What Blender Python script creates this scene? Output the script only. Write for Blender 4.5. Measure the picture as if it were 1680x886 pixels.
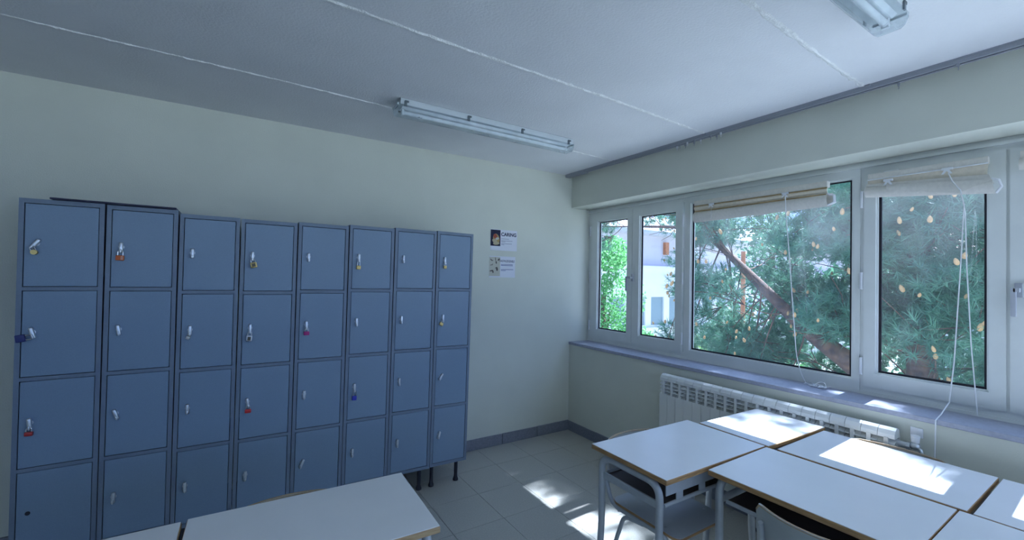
import bpy, bmesh, math, random
from mathutils import Vector, Matrix
import numpy as np

for o in list(bpy.data.objects):
    bpy.data.objects.remove(o)
scene = bpy.context.scene
COL = scene.collection
RND = random.Random(7)

# ------------------------------------------------------------------ camera
FPX, YAW, PITCH, ROLL = 703.8, 0.564853, 0.0171017, 0.0192383
CAM = Vector((-2.98415, -3.54053, 1.60069))
cy, sy, cp, sp = math.cos(YAW), math.sin(YAW), math.cos(PITCH), math.sin(PITCH)
fwd = Vector((sy * cp, cy * cp, sp)); rgt = Vector((cy, -sy, 0)); up = rgt.cross(fwd)
cr, sr = math.cos(ROLL), math.sin(ROLL)
r2 = cr * rgt + sr * up; u2 = -sr * rgt + cr * up
cam_data = bpy.data.cameras.new('camera')
cam_data.sensor_width = 36.0; cam_data.lens = 36.0 * FPX / 1680.0
cam_data.clip_start = 0.02; cam_data.clip_end = 400
cam = bpy.data.objects.new('camera', cam_data); COL.objects.link(cam)
m = Matrix.Identity(4)
for i in range(3):
    m[i][0] = r2[i]; m[i][1] = u2[i]; m[i][2] = -fwd[i]; m[i][3] = CAM[i]
cam.matrix_world = m
scene.camera = cam

# ------------------------------------------------------------------ sky, sun, exposure
world = bpy.data.worlds.new('sky'); scene.world = world; world.use_nodes = True
wn = world.node_tree.nodes; wl = world.node_tree.links
bgn = wn['Background']
bgn.inputs['Color'].default_value = (0.335, 0.505, 1.0, 1); bgn.inputs['Strength'].default_value = 2.5
sun_d = bpy.data.lights.new('sun', 'SUN'); sun_d.energy = 33.0; sun_d.angle = math.radians(0.53)
sun_d.color = (0.71, 0.79, 1.0)
sun = bpy.data.objects.new('sun', sun_d); COL.objects.link(sun)
SUN_DIR = Vector((-1.0, -0.045, -1.56))
sun.rotation_euler = SUN_DIR.to_track_quat('-Z', 'Y').to_euler(); sun.location = (8, 1, 14)
vs = scene.view_settings
vs.view_transform = 'Standard'; vs.look = 'None'; vs.gamma = 1.0; vs.use_curve_mapping = False
vs.exposure = 0.15

# ------------------------------------------------------------------ materials
MATS = {}
def mat(name, col, rough=0.6, metal=0.0, var=0.0, scale=30.0, bump=0.0, bscale=None, col2=None, spec=0.5, transl=0.0, stretch=None):
    if name in MATS: return MATS[name]
    M = bpy.data.materials.new(name); M.use_nodes = True
    nt = M.node_tree; N = nt.nodes; L = nt.links
    b = N['Principled BSDF']; b.inputs['Roughness'].default_value = rough; b.inputs['Metallic'].default_value = metal
    b.inputs['Specular IOR Level'].default_value = spec
    c = (*col, 1)
    tc = N.new('ShaderNodeTexCoord')
    vec = tc.outputs['Object']
    if stretch:
        mp = N.new('ShaderNodeMapping'); mp.inputs['Scale'].default_value = stretch
        L.new(vec, mp.inputs['Vector']); vec = mp.outputs['Vector']
    if var > 0 or col2:
        n = N.new('ShaderNodeTexNoise'); n.inputs['Scale'].default_value = scale; n.inputs['Detail'].default_value = 5
        L.new(vec, n.inputs['Vector'])
        r = N.new('ShaderNodeValToRGB')
        a = col2 if col2 else tuple(x * (1 - var) for x in col)
        r.color_ramp.elements[0].position = 0.35; r.color_ramp.elements[1].position = 0.65
        r.color_ramp.elements[0].color = (*a, 1)
        r.color_ramp.elements[1].color = c if col2 else (*[min(1, x * (1 + var * .6)) for x in col], 1)
        L.new(n.outputs['Fac'], r.inputs['Fac']); L.new(r.outputs['Color'], b.inputs['Base Color'])
        colsock = r.outputs['Color']
    else:
        b.inputs['Base Color'].default_value = c; colsock = None
    if bump > 0:
        n2 = N.new('ShaderNodeTexNoise'); n2.inputs['Scale'].default_value = bscale or scale * 3; n2.inputs['Detail'].default_value = 4
        L.new(vec, n2.inputs['Vector'])
        bp = N.new('ShaderNodeBump'); bp.inputs['Strength'].default_value = bump; bp.inputs['Distance'].default_value = 0.01
        L.new(n2.outputs['Fac'], bp.inputs['Height']); L.new(bp.outputs['Normal'], b.inputs['Normal'])
    if transl > 0:
        t = N.new('ShaderNodeBsdfTranslucent'); t.inputs['Color'].default_value = c
        if colsock: L.new(colsock, t.inputs['Color'])
        mx = N.new('ShaderNodeMixShader'); mx.inputs['Fac'].default_value = transl
        L.new(b.outputs['BSDF'], mx.inputs[1]); L.new(t.outputs['BSDF'], mx.inputs[2])
        L.new(mx.outputs['Shader'], N['Material Output'].inputs['Surface'])
    MATS[name] = M
    return M

def clear_mat(name, tint, gloss=1.0, haze=0.0, haze_scale=1.5, dcol=(.8, .85, .9)):
    """thin clear sheet: transparent + fresnel gloss + a patchy white haze mixed in"""
    if name in MATS: return MATS[name]
    M = bpy.data.materials.new(name); M.use_nodes = True
    nt = M.node_tree; N = nt.nodes; L = nt.links
    N.remove(N['Principled BSDF'])
    tr = N.new('ShaderNodeBsdfTransparent'); tr.inputs['Color'].default_value = (*tint, 1)
    gl = N.new('ShaderNodeBsdfGlossy'); gl.inputs['Roughness'].default_value = 0.02
    lw = N.new('ShaderNodeLayerWeight'); lw.inputs['Blend'].default_value = 0.5     # facing = 1 - cos
    pw = N.new('ShaderNodeMath'); pw.operation = 'POWER'; pw.inputs[1].default_value = 5.0; L.new(lw.outputs['Facing'], pw.inputs[0])
    mu = N.new('ShaderNodeMath'); mu.operation = 'MULTIPLY_ADD'; mu.inputs[1].default_value = .96 * gloss; mu.inputs[2].default_value = .035 * gloss
    L.new(pw.outputs[0], mu.inputs[0])
    mx = N.new('ShaderNodeMixShader'); L.new(mu.outputs[0], mx.inputs['Fac'])
    L.new(tr.outputs['BSDF'], mx.inputs[1]); L.new(gl.outputs['BSDF'], mx.inputs[2])
    out = mx.outputs['Shader']
    if haze > 0:  # whitish haze put in as noise-masked translucent white
        tc = N.new('ShaderNodeTexCoord')
        n = N.new('ShaderNodeTexNoise'); n.inputs['Scale'].default_value = haze_scale; n.inputs['Detail'].default_value = 4
        L.new(tc.outputs['Object'], n.inputs['Vector'])
        r = N.new('ShaderNodeValToRGB')
        r.color_ramp.elements[0].position = 0.40; r.color_ramp.elements[0].color = (haze * .25,) * 3 + (1,)
        r.color_ramp.elements[1].position = 0.72; r.color_ramp.elements[1].color = (haze,) * 3 + (1,)
        L.new(n.outputs['Fac'], r.inputs['Fac'])
        t = N.new('ShaderNodeBsdfTranslucent'); t.inputs['Color'].default_value = (*dcol, 1)
        m2 = N.new('ShaderNodeMixShader'); L.new(r.outputs['Color'], m2.inputs['Fac'])
        L.new(out, m2.inputs[1]); L.new(t.outputs['BSDF'], m2.inputs[2]); out = m2.outputs['Shader']
    L.new(out, N['Material Output'].inputs['Surface'])
    MATS[name] = M
    return M

WALL = mat('wall_plaster', (.68, .70, .61), .85, var=.03, scale=3, bump=.12, bscale=160)
CEIL = mat('ceiling_paint', (.80, .81, .83), .85, var=.03, scale=2.5, bump=.25, bscale=90)
SEAM = mat('ceiling_filler', (.88, .89, .88), .9, var=.08, scale=60, bump=.6, bscale=140)
TILE = mat('terrazzo_tile', (.50, .49, .43), .32, var=.0, scale=120, col2=(.42, .415, .37))
GROUT = mat('grout', (.30, .29, .26), .9)
SKIRT = mat('skirting_tile', (.22, .235, .28), .45, var=.12, scale=60)
SILL = mat('sill_stone', (.36, .38, .46), .4, var=.10, scale=50)
PVC = mat('window_lacquer', (.74, .77, .74), .4, var=.03, scale=8)
GASK = mat('black_gasket', (.012, .012, .02), .6)
GLASS = clear_mat('window_glass', (.93, .96, .96), .9, haze=.032, haze_scale=1.7)  # hazy smeared reflections on the panes put into the translucent layer
PANEC = clear_mat('clean_glass', (.95, .97, .97), .9, haze=.012, haze_scale=2.0)
HANDLE = mat('handle_grey', (.46, .48, .52), .4)
LOCKD = mat('locker_door_enamel', (.20, .29, .40), .42, var=.06, scale=400)
LOCKF = mat('locker_frame_enamel', (.165, .22, .295), .45, var=.05, scale=200)
LEGM = mat('black_leg', (.02, .022, .035), .5)
CHROME = mat('chrome', (.62, .66, .70), .32, metal=.85)
STEEL = mat('shackle_steel', (.65, .67, .70), .25, metal=1.0)
BRASS = mat('brass', (.62, .47, .18), .38, metal=.7, var=.1, scale=80)
LAM = mat('white_laminate', (.86, .87, .87), .30, var=.015, scale=6)
WOODE = mat('wood_edge', (.52, .32, .14), .5, col2=(.34, .19, .08), scale=14, stretch=(1, 1, 12))
WOODL = mat('pale_wood_edge', (.55, .40, .22), .5, col2=(.42, .28, .14), scale=14, stretch=(1, 1, 12))
GREYT = mat('grey_tube', (.50, .54, .56), .38, metal=.15, var=.04, scale=40)
TRAYM = mat('grey_tray', (.46, .50, .53), .45, var=.05, scale=30)
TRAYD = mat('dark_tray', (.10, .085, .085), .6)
SEATM = mat('seat_laminate', (.52, .56, .58), .38, var=.04, scale=12)
BACKM = mat('back_laminate', (.50, .54, .53), .5, var=.05, scale=12)
RUB = mat('rubber', (.05, .05, .055), .7)
RADM = mat('radiator_enamel', (.74, .76, .74), .35)
RADD = mat('radiator_fin', (.16, .18, .22), .5)
BLINDF = mat('blind_fabric', (.80, .77, .70), .85, var=.05, scale=60, transl=.12)
BLINDB = mat('blind_beige', (.72, .65, .52), .8, var=.06, scale=60)
BATTEN = mat('blind_batten', (.42, .29, .13), .6, var=.2, scale=20)
CORD = mat('white_cord', (.80, .82, .82), .7)
WHITEP = mat('white_plastic', (.80, .82, .84), .4)
LHOUS = mat('lamp_housing', (.60, .65, .67), .5, var=.03, scale=10)
LCOVER = clear_mat('lamp_cover', (.88, .92, .93), 1.0, haze=.30, haze_scale=8)
LTUBE = mat('fluorescent_tube', (.88, .90, .92), .25)
LREFL = mat('lamp_reflector', (.82, .85, .88), .3)
CLIP = mat('lamp_clip', (.13, .16, .18), .4)
RAIL = mat('rail_grey', (.33, .35, .39), .45)
PAPER = mat('paper', (.74, .76, .82), .8)
INK = mat('dark_ink', (.02, .02, .07), .7)
INKB = mat('blue_ink', (.06, .09, .26), .7)
NAVY = mat('navy_board', (.008, .010, .045), .5)

# ------------------------------------------------------------------ mesh helpers
class MB:
    def __init__(s): s.v = []; s.f = []
    def add(s, vs, fs):
        o = len(s.v); s.v += [tuple(x) for x in vs]; s.f += [tuple(i + o for i in f) for f in fs]; return s
    def box(s, x0, x1, y0, y1, z0, z1):
        x0, x1 = min(x0, x1), max(x0, x1); y0, y1 = min(y0, y1), max(y0, y1); z0, z1 = min(z0, z1), max(z0, z1)
        return s.add([(x0, y0, z0), (x1, y0, z0), (x1, y1, z0), (x0, y1, z0), (x0, y0, z1), (x1, y0, z1), (x1, y1, z1), (x0, y1, z1)],
                     [(0, 3, 2, 1), (4, 5, 6, 7), (0, 1, 5, 4), (1, 2, 6, 5), (2, 3, 7, 6), (3, 0, 4, 7)])
    def bbox(s, x0, x1, y0, y1, z0, z1, b=.003, seg=2):
        bm = bmesh.new(); bmesh.ops.create_cube(bm, size=1)
        for v in bm.verts:
            v.co = Vector(((x0 + x1) / 2 + v.co.x * abs(x1 - x0), (y0 + y1) / 2 + v.co.y * abs(y1 - y0), (z0 + z1) / 2 + v.co.z * abs(z1 - z0)))
        bmesh.ops.bevel(bm, geom=bm.edges[:], offset=b, segments=seg, profile=.5, affect='EDGES')
        bm.verts.index_update()
        s.add([v.co[:] for v in bm.verts], [[v.index for v in f.verts] for f in bm.faces]); bm.free(); return s
    def prism(s, poly, axis, a, b):
        """extrude a 2-D polygon along an axis (0=x: poly is (y,z); 1=y: (x,z); 2=z: (x,y))"""
        n = len(poly); P = []
        for t in (a, b):
            for u, w in poly:
                P.append({0: (t, u, w), 1: (u, t, w), 2: (u, w, t)}[axis])
        F = [tuple(range(n))[::-1], tuple(range(n, 2 * n))] + [(i, (i + 1) % n, n + (i + 1) % n, n + i) for i in range(n)]
        return s.add(P, F)
    def tube(s, pts, r, n=10, cap=True, flat=None):
        pts = [Vector(p) for p in pts]; rs = r if isinstance(r, (list, tuple)) else [r] * len(pts)
        V = []; F = []; T0 = None; nrm = None
        for i, p in enumerate(pts):
            t = (pts[min(i + 1, len(pts) - 1)] - pts[max(i - 1, 0)]).normalized()
            if nrm is None:
                a = Vector((0, 0, 1)) if abs(t.z) < .9 else Vector((1, 0, 0)); nrm = t.cross(a).normalized()
            else:
                nrm = (nrm - t * nrm.dot(t)).normalized()
            bn = t.cross(nrm)
            for k in range(n):
                a = 2 * math.pi * k / n; V.append(p + (nrm * math.cos(a) + bn * math.sin(a)) * rs[i])
        for i in range(len(pts) - 1):
            for k in range(n):
                F.append((i * n + k, i * n + (k + 1) % n, (i + 1) * n + (k + 1) % n, (i + 1) * n + k))
        if cap: F.append(tuple(range(n))[::-1]); F.append(tuple((len(pts) - 1) * n + k for k in range(n)))
        return s.add(V, F)
    def ball(s, c, r, nu=10, nv=6):
        r = r if isinstance(r, (list, tuple)) else (r, r, r); V = []; F = []
        for j in range(nv + 1):
            t = math.pi * j / nv
            for i in range(nu):
                a = 2 * math.pi * i / nu
                V.append((c[0] + r[0] * math.sin(t) * math.cos(a), c[1] + r[1] * math.sin(t) * math.sin(a), c[2] + r[2] * math.cos(t)))
        for j in range(nv):
            for i in range(nu): F.append((j * nu + i, (j + 1) * nu + i, (j + 1) * nu + (i + 1) % nu, j * nu + (i + 1) % nu))
        return s.add(V, F)
    def ring(s, y0, y1, z0, z1, t, x0, x1):
        """rectangular frame in the y-z plane, inner opening y0..y1 z0..z1, member width t (or 4: l,r,b,t)"""
        l, r, b, tt = t if isinstance(t, (list, tuple)) else (t,) * 4
        s.box(x0, x1, y0 - l, y1 + r, z0 - b, z0); s.box(x0, x1, y0 - l, y1 + r, z1, z1 + tt)
        s.box(x0, x1, y0 - l, y0, z0, z1); s.box(x0, x1, y1, y1 + r, z0, z1); return s
    def mesh(s, name, material, smooth=False, weld=False):
        me = bpy.data.meshes.new(name); me.from_pydata(s.v, [], s.f); me.update()
        bm = bmesh.new(); bm.from_mesh(me)
        if weld: bmesh.ops.remove_doubles(bm, verts=bm.verts[:], dist=1e-5)
        bmesh.ops.recalc_face_normals(bm, faces=bm.faces[:]); bm.to_mesh(me); bm.free()
        me.materials.append(material)
        if smooth:
            me.polygons.foreach_set('use_smooth', [True] * len(me.polygons))
            try: me.set_sharp_from_angle(angle=math.radians(40))
            except Exception: pass
        return me
    def build(s, name, material, parent=None, smooth=False, label=None):
        return link(name, s.mesh(name, material, smooth), parent, label)

def link(name, me, parent=None, label=None):
    o = bpy.data.objects.new(name, me); COL.objects.link(o)
    if parent is not None: o.parent = parent
    if label: o['label'] = label
    return o
def tag(o, label, cat, group=None, kind=None):
    o['label'] = label; o['category'] = cat
    if group: o['group'] = group
    if kind: o['kind'] = kind
    return o
def thing(name, label, cat, loc=(0, 0, 0), rotz=0, group=None, kind=None):
    o = bpy.data.objects.new(name, None); COL.objects.link(o); o.location = loc; o.rotation_euler = (0, 0, rotz)
    o.empty_display_size = .05
    return tag(o, label, cat, group, kind)
def copy_tree(o, parent=None):
    c = o.copy(); COL.objects.link(c); c.parent = parent
    for ch in [x for x in COL.objects if x.parent == o]: copy_tree(ch, c)
    return c
def arc(c, r, a0, a1, n, u, v):
    c = Vector(c); u = Vector(u); v = Vector(v)
    return [c + u * (r * math.cos(a0 + (a1 - a0) * i / n)) + v * (r * math.sin(a0 + (a1 - a0) * i / n)) for i in range(n + 1)]
def fillet(pts, r, n=5):
    """round the corners of a polyline"""
    P = [Vector(p) for p in pts]; out = [P[0]]
    for i in range(1, len(P) - 1):
        a = (P[i - 1] - P[i]); b = (P[i + 1] - P[i]); d = min(r, a.length * .49, b.length * .49)
        s = P[i] + a.normalized() * d; e = P[i] + b.normalized() * d
        for k in range(n + 1):
            t = k / n; out.append(s * (1 - t) ** 2 + P[i] * 2 * t * (1 - t) + e * t * t)
    return out + [P[-1]]

# ------------------------------------------------------------------ room shell
ZC, ZB, ZS = 2.6975, 2.356, 0.928
RX, RY = -6.6, -7.6
fl = MB().box(RX, .3, RY, .2, -.20, -.004).build('floor', GROUT)
tag(fl, 'grey speckled terrazzo floor laid in square tiles', 'floor', kind='structure')
TP = .365
tile_me = MB().bbox(-TP / 2 + .0009, TP / 2 - .0009, -TP / 2 + .0009, TP / 2 - .0009, -.012, 0, b=.0012, seg=1).mesh('tile', TILE)
for i in range(12):
    for j in range(12):
        t = link('tile', tile_me, fl); t.location = (-TP * (i + .5), -TP * (j + .5), RND.uniform(-.0004, .0003))
        t.rotation_euler = (RND.uniform(-.0006, .0006), RND.uniform(-.0006, .0006), RND.choice((0, 1, 2, 3)) * math.pi / 2)
far = MB()
far.box(RX, -TP * 12 - .001, RY, 0, -.012, 0); far.box(-TP * 12, 0, RY, -TP * 12 - .001, -.012, 0)
o = far.build('tile_field', TILE, fl); o['kind'] = 'stuff'

wb = MB().box(RX - .2, .36, 0, .22, -.2, ZC + .2).build('wall_back', WALL)
tag(wb, 'cream plastered wall behind the row of lockers', 'wall', kind='structure')
wr = MB()
wr.box(0, .36, RY, 0, -.2, .90); wr.box(0, .36, RY, 0, ZB, ZC + .2)
wr = wr.build('wall_right', WALL)
tag(wr, 'cream window wall with deep beam above and parapet below', 'wall', kind='structure')
# the unseen sides of the room; front wall openings added to let in daylight
wf = MB(); wf.box(RX - .2, .36, RY - .2, RY, -.2, .95); wf.box(RX - .2, .36, RY - .2, RY, 2.6, ZC + .2)
for x in (RX - .2, RX + 1.55, RX + 3.2, RX + 4.85, RX + 6.5): wf.box(x, x + .2, RY - .2, RY, .95, 2.6)
wf = wf.build('wall_front', WALL)
tag(wf, 'cream wall with large windows added to brighten the room, on the side behind the camera', 'wall', kind='structure')
wlft = MB().box(RX - .2, RX, RY, 0, -.2, ZC + .2).build('wall_left', WALL)
tag(wlft, 'plain cream wall on the far left side of the room', 'wall', kind='structure')

ce = MB().box(RX - .2, .36, RY - .2, .2, ZC + .02, ZC + .2).build('ceiling', CEIL)
tag(ce, 'white ceiling of concrete slabs with filled joints', 'ceiling', kind='structure')
jy = [0, -.69, -1.622, -2.578, -3.52, -4.46, -5.40, -6.34, RY + .18]
def jline(k, x): return jy[k] + (.028 * x if 0 < k < len(jy) - 1 else 0)
for k in range(len(jy) - 1):
    a, b = k, k + 1
    poly = [(0, jline(a, 0)), (RX, jline(a, RX)), (RX, jline(b, RX)), (0, jline(b, 0))]
    MB().prism(poly, 2, ZC, ZC + .03).build('slab', CEIL, ce)
for k in range(1, len(jy) - 1):
    s = MB(); V = []; n = 220; rr = random.Random(k)
    for i in range(n + 1):
        x = RX + (0 - RX) * i / n; y = jline(k, x) + .006 * math.sin(x * 3.1 + k) + rr.uniform(-.0015, .0015)
        w = (.009 if k == 1 else .017) * rr.uniform(.55, 1.25); hgt = rr.uniform(.0025, .007)
        V += [(x, y - w, ZC + .001), (x, y - w * .3, ZC - hgt), (x, y + w * .4, ZC - hgt * .8), (x, y + w, ZC + .001)]
    F = [(4 * i + q, 4 * i + q + 1, 4 * i + q + 5, 4 * i + q + 4) for i in range(n) for q in range(3)]
    s.add(V, F); s.build('joint_seam', SEAM, ce)

def skirting(name, label, axis, length):
    e = thing(name, label, 'skirting', kind='structure')
    pitch = .41; n = int(length / pitch) + 1
    for i in range(n):
        a = -i * pitch - .002; b = -min((i + 1) * pitch, length) + .002
        if axis == 0: MB().bbox(b, a, -.013, 0, 0, .10 + RND.uniform(-.0015, .0015), b=.002, seg=1).build('skirting_tile', SKIRT, e)
        else: MB().bbox(-.013, 0, b - .013, a - .013, 0, .10 + RND.uniform(-.0015, .0015), b=.002, seg=1).build('skirting_tile', SKIRT, e)
skirting('baseboard_back', 'grey tiled skirting under the locker wall', 0, 6.5)
skirting('baseboard_right', 'grey tiled skirting under the window wall', 1, 6.5)

sl = MB().bbox(-.012, .262, RY, 0, .90, ZS, b=.004)
o = sl.build('trim_1', SILL); tag(o, 'grey stone window sill running under the windows', 'window sill', kind='structure')

# ------------------------------------------------------------------ windows in the window wall
XF, XG = .25, .288
def pane(parent, y0, y1, z0, z1, m=GLASS):
    g = MB().box(XG - .002, XG + .002, min(y0, y1), max(y0, y1), z0, z1).build('glass_pane', m, parent)
    k = MB().ring(min(y0, y1) + .019, max(y0, y1) - .021, z0 + .020, z1 - .017, .016, XG - .012, XG - .004)
    k.build('gasket', GASK, parent)
def sash(parent, yo0, yo1, yg0, yg1, zo=(.978, 2.292), zg=(1.062, 2.218), handle=None, glass=GLASS):
    """casement sash; y runs from yo0 (nearer the corner) to yo1"""
    f = MB(); a, b, c, d = yo1, yg1, yg0, yo0
    f.box(XF, XF + .06, a, d, zo[0], zg[0]); f.box(XF, XF + .06, a, d, zg[1], zo[1])
    f.box(XF, XF + .06, a, b, zg[0], zg[1]); f.box(XF, XF + .06, c, d, zg[0], zg[1])
    # sloped glazing bead round the glass
    f.ring(b + .008, c - .008, zg[0] + .008, zg[1] - .008, .010, XF + .012, XF + .05)
    s = f.build('sash', PVC, parent)
    pane(s, b, c, zg[0], zg[1], glass)
    if handle:
        hy, hz, lv = handle
        hb = MB(); hb.bbox(XF - .014, XF, hy - .014, hy + .014, hz - .035, hz + .035, b=.003)
        hb.bbox(XF - .045, XF - .014, hy - .008, hy + .008, hz - .01, hz + .01, b=.003)
        hb.bbox(XF - .05, XF - .036, hy + lv - .010, hy + lv + .010, hz - .13, hz + .012, b=.004)
        hb.box(XF - .05, XF - .036, min(hy, hy + lv), max(hy, hy + lv), hz - .008, hz + .012)
        hb.build('handle', HANDLE, s)
    return s
def hinges(parent, y, zs=(1.10, 1.62, 2.12)):
    for z in zs:
        h = MB(); h.tube([(XF - .006, y, z - .045), (XF - .006, y, z + .045)], .008, 10)
        h.tube([(XF - .006, y, z - .052), (XF - .006, y, z - .045)], .0095, 8).tube([(XF - .006, y, z + .045), (XF - .006, y, z + .052)], .0095, 8)
        h.build('hinge', WHITEP, parent, smooth=True)
def outer(parent, y0, y1, extra=()):
    f = MB(); x0, x1 = XF + .010, XF + .075
    f.box(x0, x1, y1, y0, ZS, .985); f.box(x0, x1, y1, y0, 2.285, ZB)
    f.box(x0, x1, y0 - .045, y0, .985, 2.285); f.box(x0, x1, y1, y1 + .03, .985, 2.285)
    f.box(x0 - .018, x0, y1, y0, 2.318, 2.334)     # cover strip under the soffit
    f.box(x0 - .006, x0, y1, y0, ZS, ZS + .018)
    for a, b in extra: f.box(x0, x1, a, b, .985, 2.285)
    return f.build('frame', PVC, parent)

w1 = thing('window_1', 'pair of narrow white casement windows next to the corner', 'window', kind='structure')
outer(w1, 0, -1.235, [(-.66, -.59)])
sash(w1, -.045, -.624, -.140, -.560, glass=PANEC)
sash(w1, -.628, -1.190, -.712, -1.120, handle=(-.640, 1.62, .045), glass=PANEC)
hinges(w1, -1.198); hinges(w1, -.036)
w2 = thing('window_2', 'wide fixed white window in front of the pine tree', 'window', kind='structure')
f2 = MB(); x0, x1 = XF + .006, XF + .07
f2.box(x0, x1, -2.452, -1.236, ZS, 1.010); f2.box(x0, x1, -2.452, -1.236, 2.266, ZB)
f2.box(x0, x1, -1.263, -1.236, 1.01, 2.266); f2.box(x0, x1, -2.452, -2.412, 1.01, 2.266)
f2.box(x0 - .014, x0, -2.452, -1.236, 2.318, 2.334)
f2.ring(-2.404, -1.271, 1.018, 2.258, .010, x0 + .012, x0 + .05)
f2.build('frame', PVC, w2)
pane(w2, -1.263, -2.412, 1.010, 2.266)
w3 = thing('window_3', 'pair of tall white casement windows right of the wide fixed pane', 'window', kind='structure')
outer(w3, -2.453, -3.72, [(-3.11, -3.01)])
sash(w3, -2.470, -3.052, -2.530, -2.992)
sash(w3, -3.064, -3.705, -3.140, -3.625, handle=(-3.094, 1.585, .012))
hinges(w3, -2.461)
w4 = thing('window_4', 'fixed white window beyond the right edge of the view', 'window', kind='structure')
f4 = MB(); f4.ring(-5.0, -3.80, 1.010, 2.266, (.05, .079, .082, .09), XF + .006, XF + .07); f4.build('frame', PVC, w4); pane(w4, -3.80, -5.0, 1.01, 2.266)
w5 = thing('window_5', 'far pair of white casements behind the camera', 'window', kind='structure')
f5 = MB(); f5.ring(-7.5, -5.10, 1.010, 2.266, (.1, .05, .082, .09), XF + .006, XF + .07); f5.box(XF, XF + .06, -6.35, -6.25, 1.01, 2.266); f5.build('frame', PVC, w5); pane(w5, -5.10, -7.5, 1.01, 2.266)
for k, x in enumerate((RX, RX + 1.75, RX + 3.4, RX + 5.05)):  # unseen windows added to raise the brightness of the room
    ww = thing('window_%d' % (6 + k), 'large white framed window added for more daylight, %s from the left wall, behind the camera' % ('first', 'second', 'third', 'fourth')[k], 'window', kind='structure')
    xa, xb = x + .0, x + (1.55 if k == 0 else 1.45)
    fr = MB(); fr.box(xa, xb, RY - .12, RY - .06, .95, 1.01); fr.box(xa, xb, RY - .12, RY - .06, 2.54, 2.6); fr.box(xa, xa + .06, RY - .12, RY - .06, 1.01, 2.54); fr.box(xb - .06, xb, RY - .12, RY - .06, 1.01, 2.54)
    fr.build('frame', PVC, ww)
    MB().box(xa + .06, xb - .06, RY - .092, RY - .088, 1.01, 2.54).build('glass_pane', PANEC, ww)

# ------------------------------------------------------------------ lockers
XS = [-3.8843, -3.5747, -3.2771, -2.9912, -2.6886, -2.3839, -2.0793, -1.7649, -1.4627]
DZ = [.009, .007, -.010, -.014, -.008, 0, .004, .005]
LEAN = [-.3, -.12, .05, .2, .35, .5, .65, .8]
YF, YB, LB, LH = -.5225, -.035, .172, 1.76
LLAB = ['grey-blue steel locker with a bare lock hole in its lowest door',
        'grey-blue steel locker with a big orange padlock on its top door',
        'grey-blue steel locker whose only padlock is a small silver one, third from left',
        'grey-blue steel locker with brass, silver and red padlocks on its upper three doors',
        'grey-blue steel locker with a magenta padlock on its second door',
        'grey-blue steel locker with a blue padlock on its third door',
        'grey-blue steel locker without any padlock, second from the right end',
        'grey-blue steel locker at the right end of the row, nearest the posters']
# hasp tilt in degrees by (column,row); None = no hasp
HT = {(0, 0): 32, (0, 1): -14, (0, 2): -6, (0, 3): None, (1, 1): -8, (1, 2): -18, (4, 3): 22, (7, 2): 32, (7, 3): 14, (2, 1): 0, (3, 2): -10}
hasp_world = {}
hasp_me = None
def hasp_mesh():
    b = MB()
    b.bbox(-.0065, .0065, -.017, -.001, -.022, .024, b=.0045, seg=3)
    b.tube([(0, -.0005, .004), (0, -.003, .004)], .0095, 14)
    b.bbox(-.003, .003, -.024, -.013, -.022, -.006, b=.002, seg=2)
    return b.mesh('hasp', CHROME, smooth=True)
hasp_me = hasp_mesh()
legp = MB()
def prof(pr, n=12):
    b = MB()
    for i in range(len(pr) - 1): b.tube([(0, 0, pr[i][1]), (0, 0, pr[i + 1][1])], [pr[i][0], pr[i + 1][0]], n, cap=True)
    return b
leg_me = prof([(.021, 0), (.021, .012), (.017, .022), (.0135, .036), (.0135, .150), (.016, .158), (.022, .160), (.022, .172)]).mesh('leg', LEGM, smooth=True)
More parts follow.
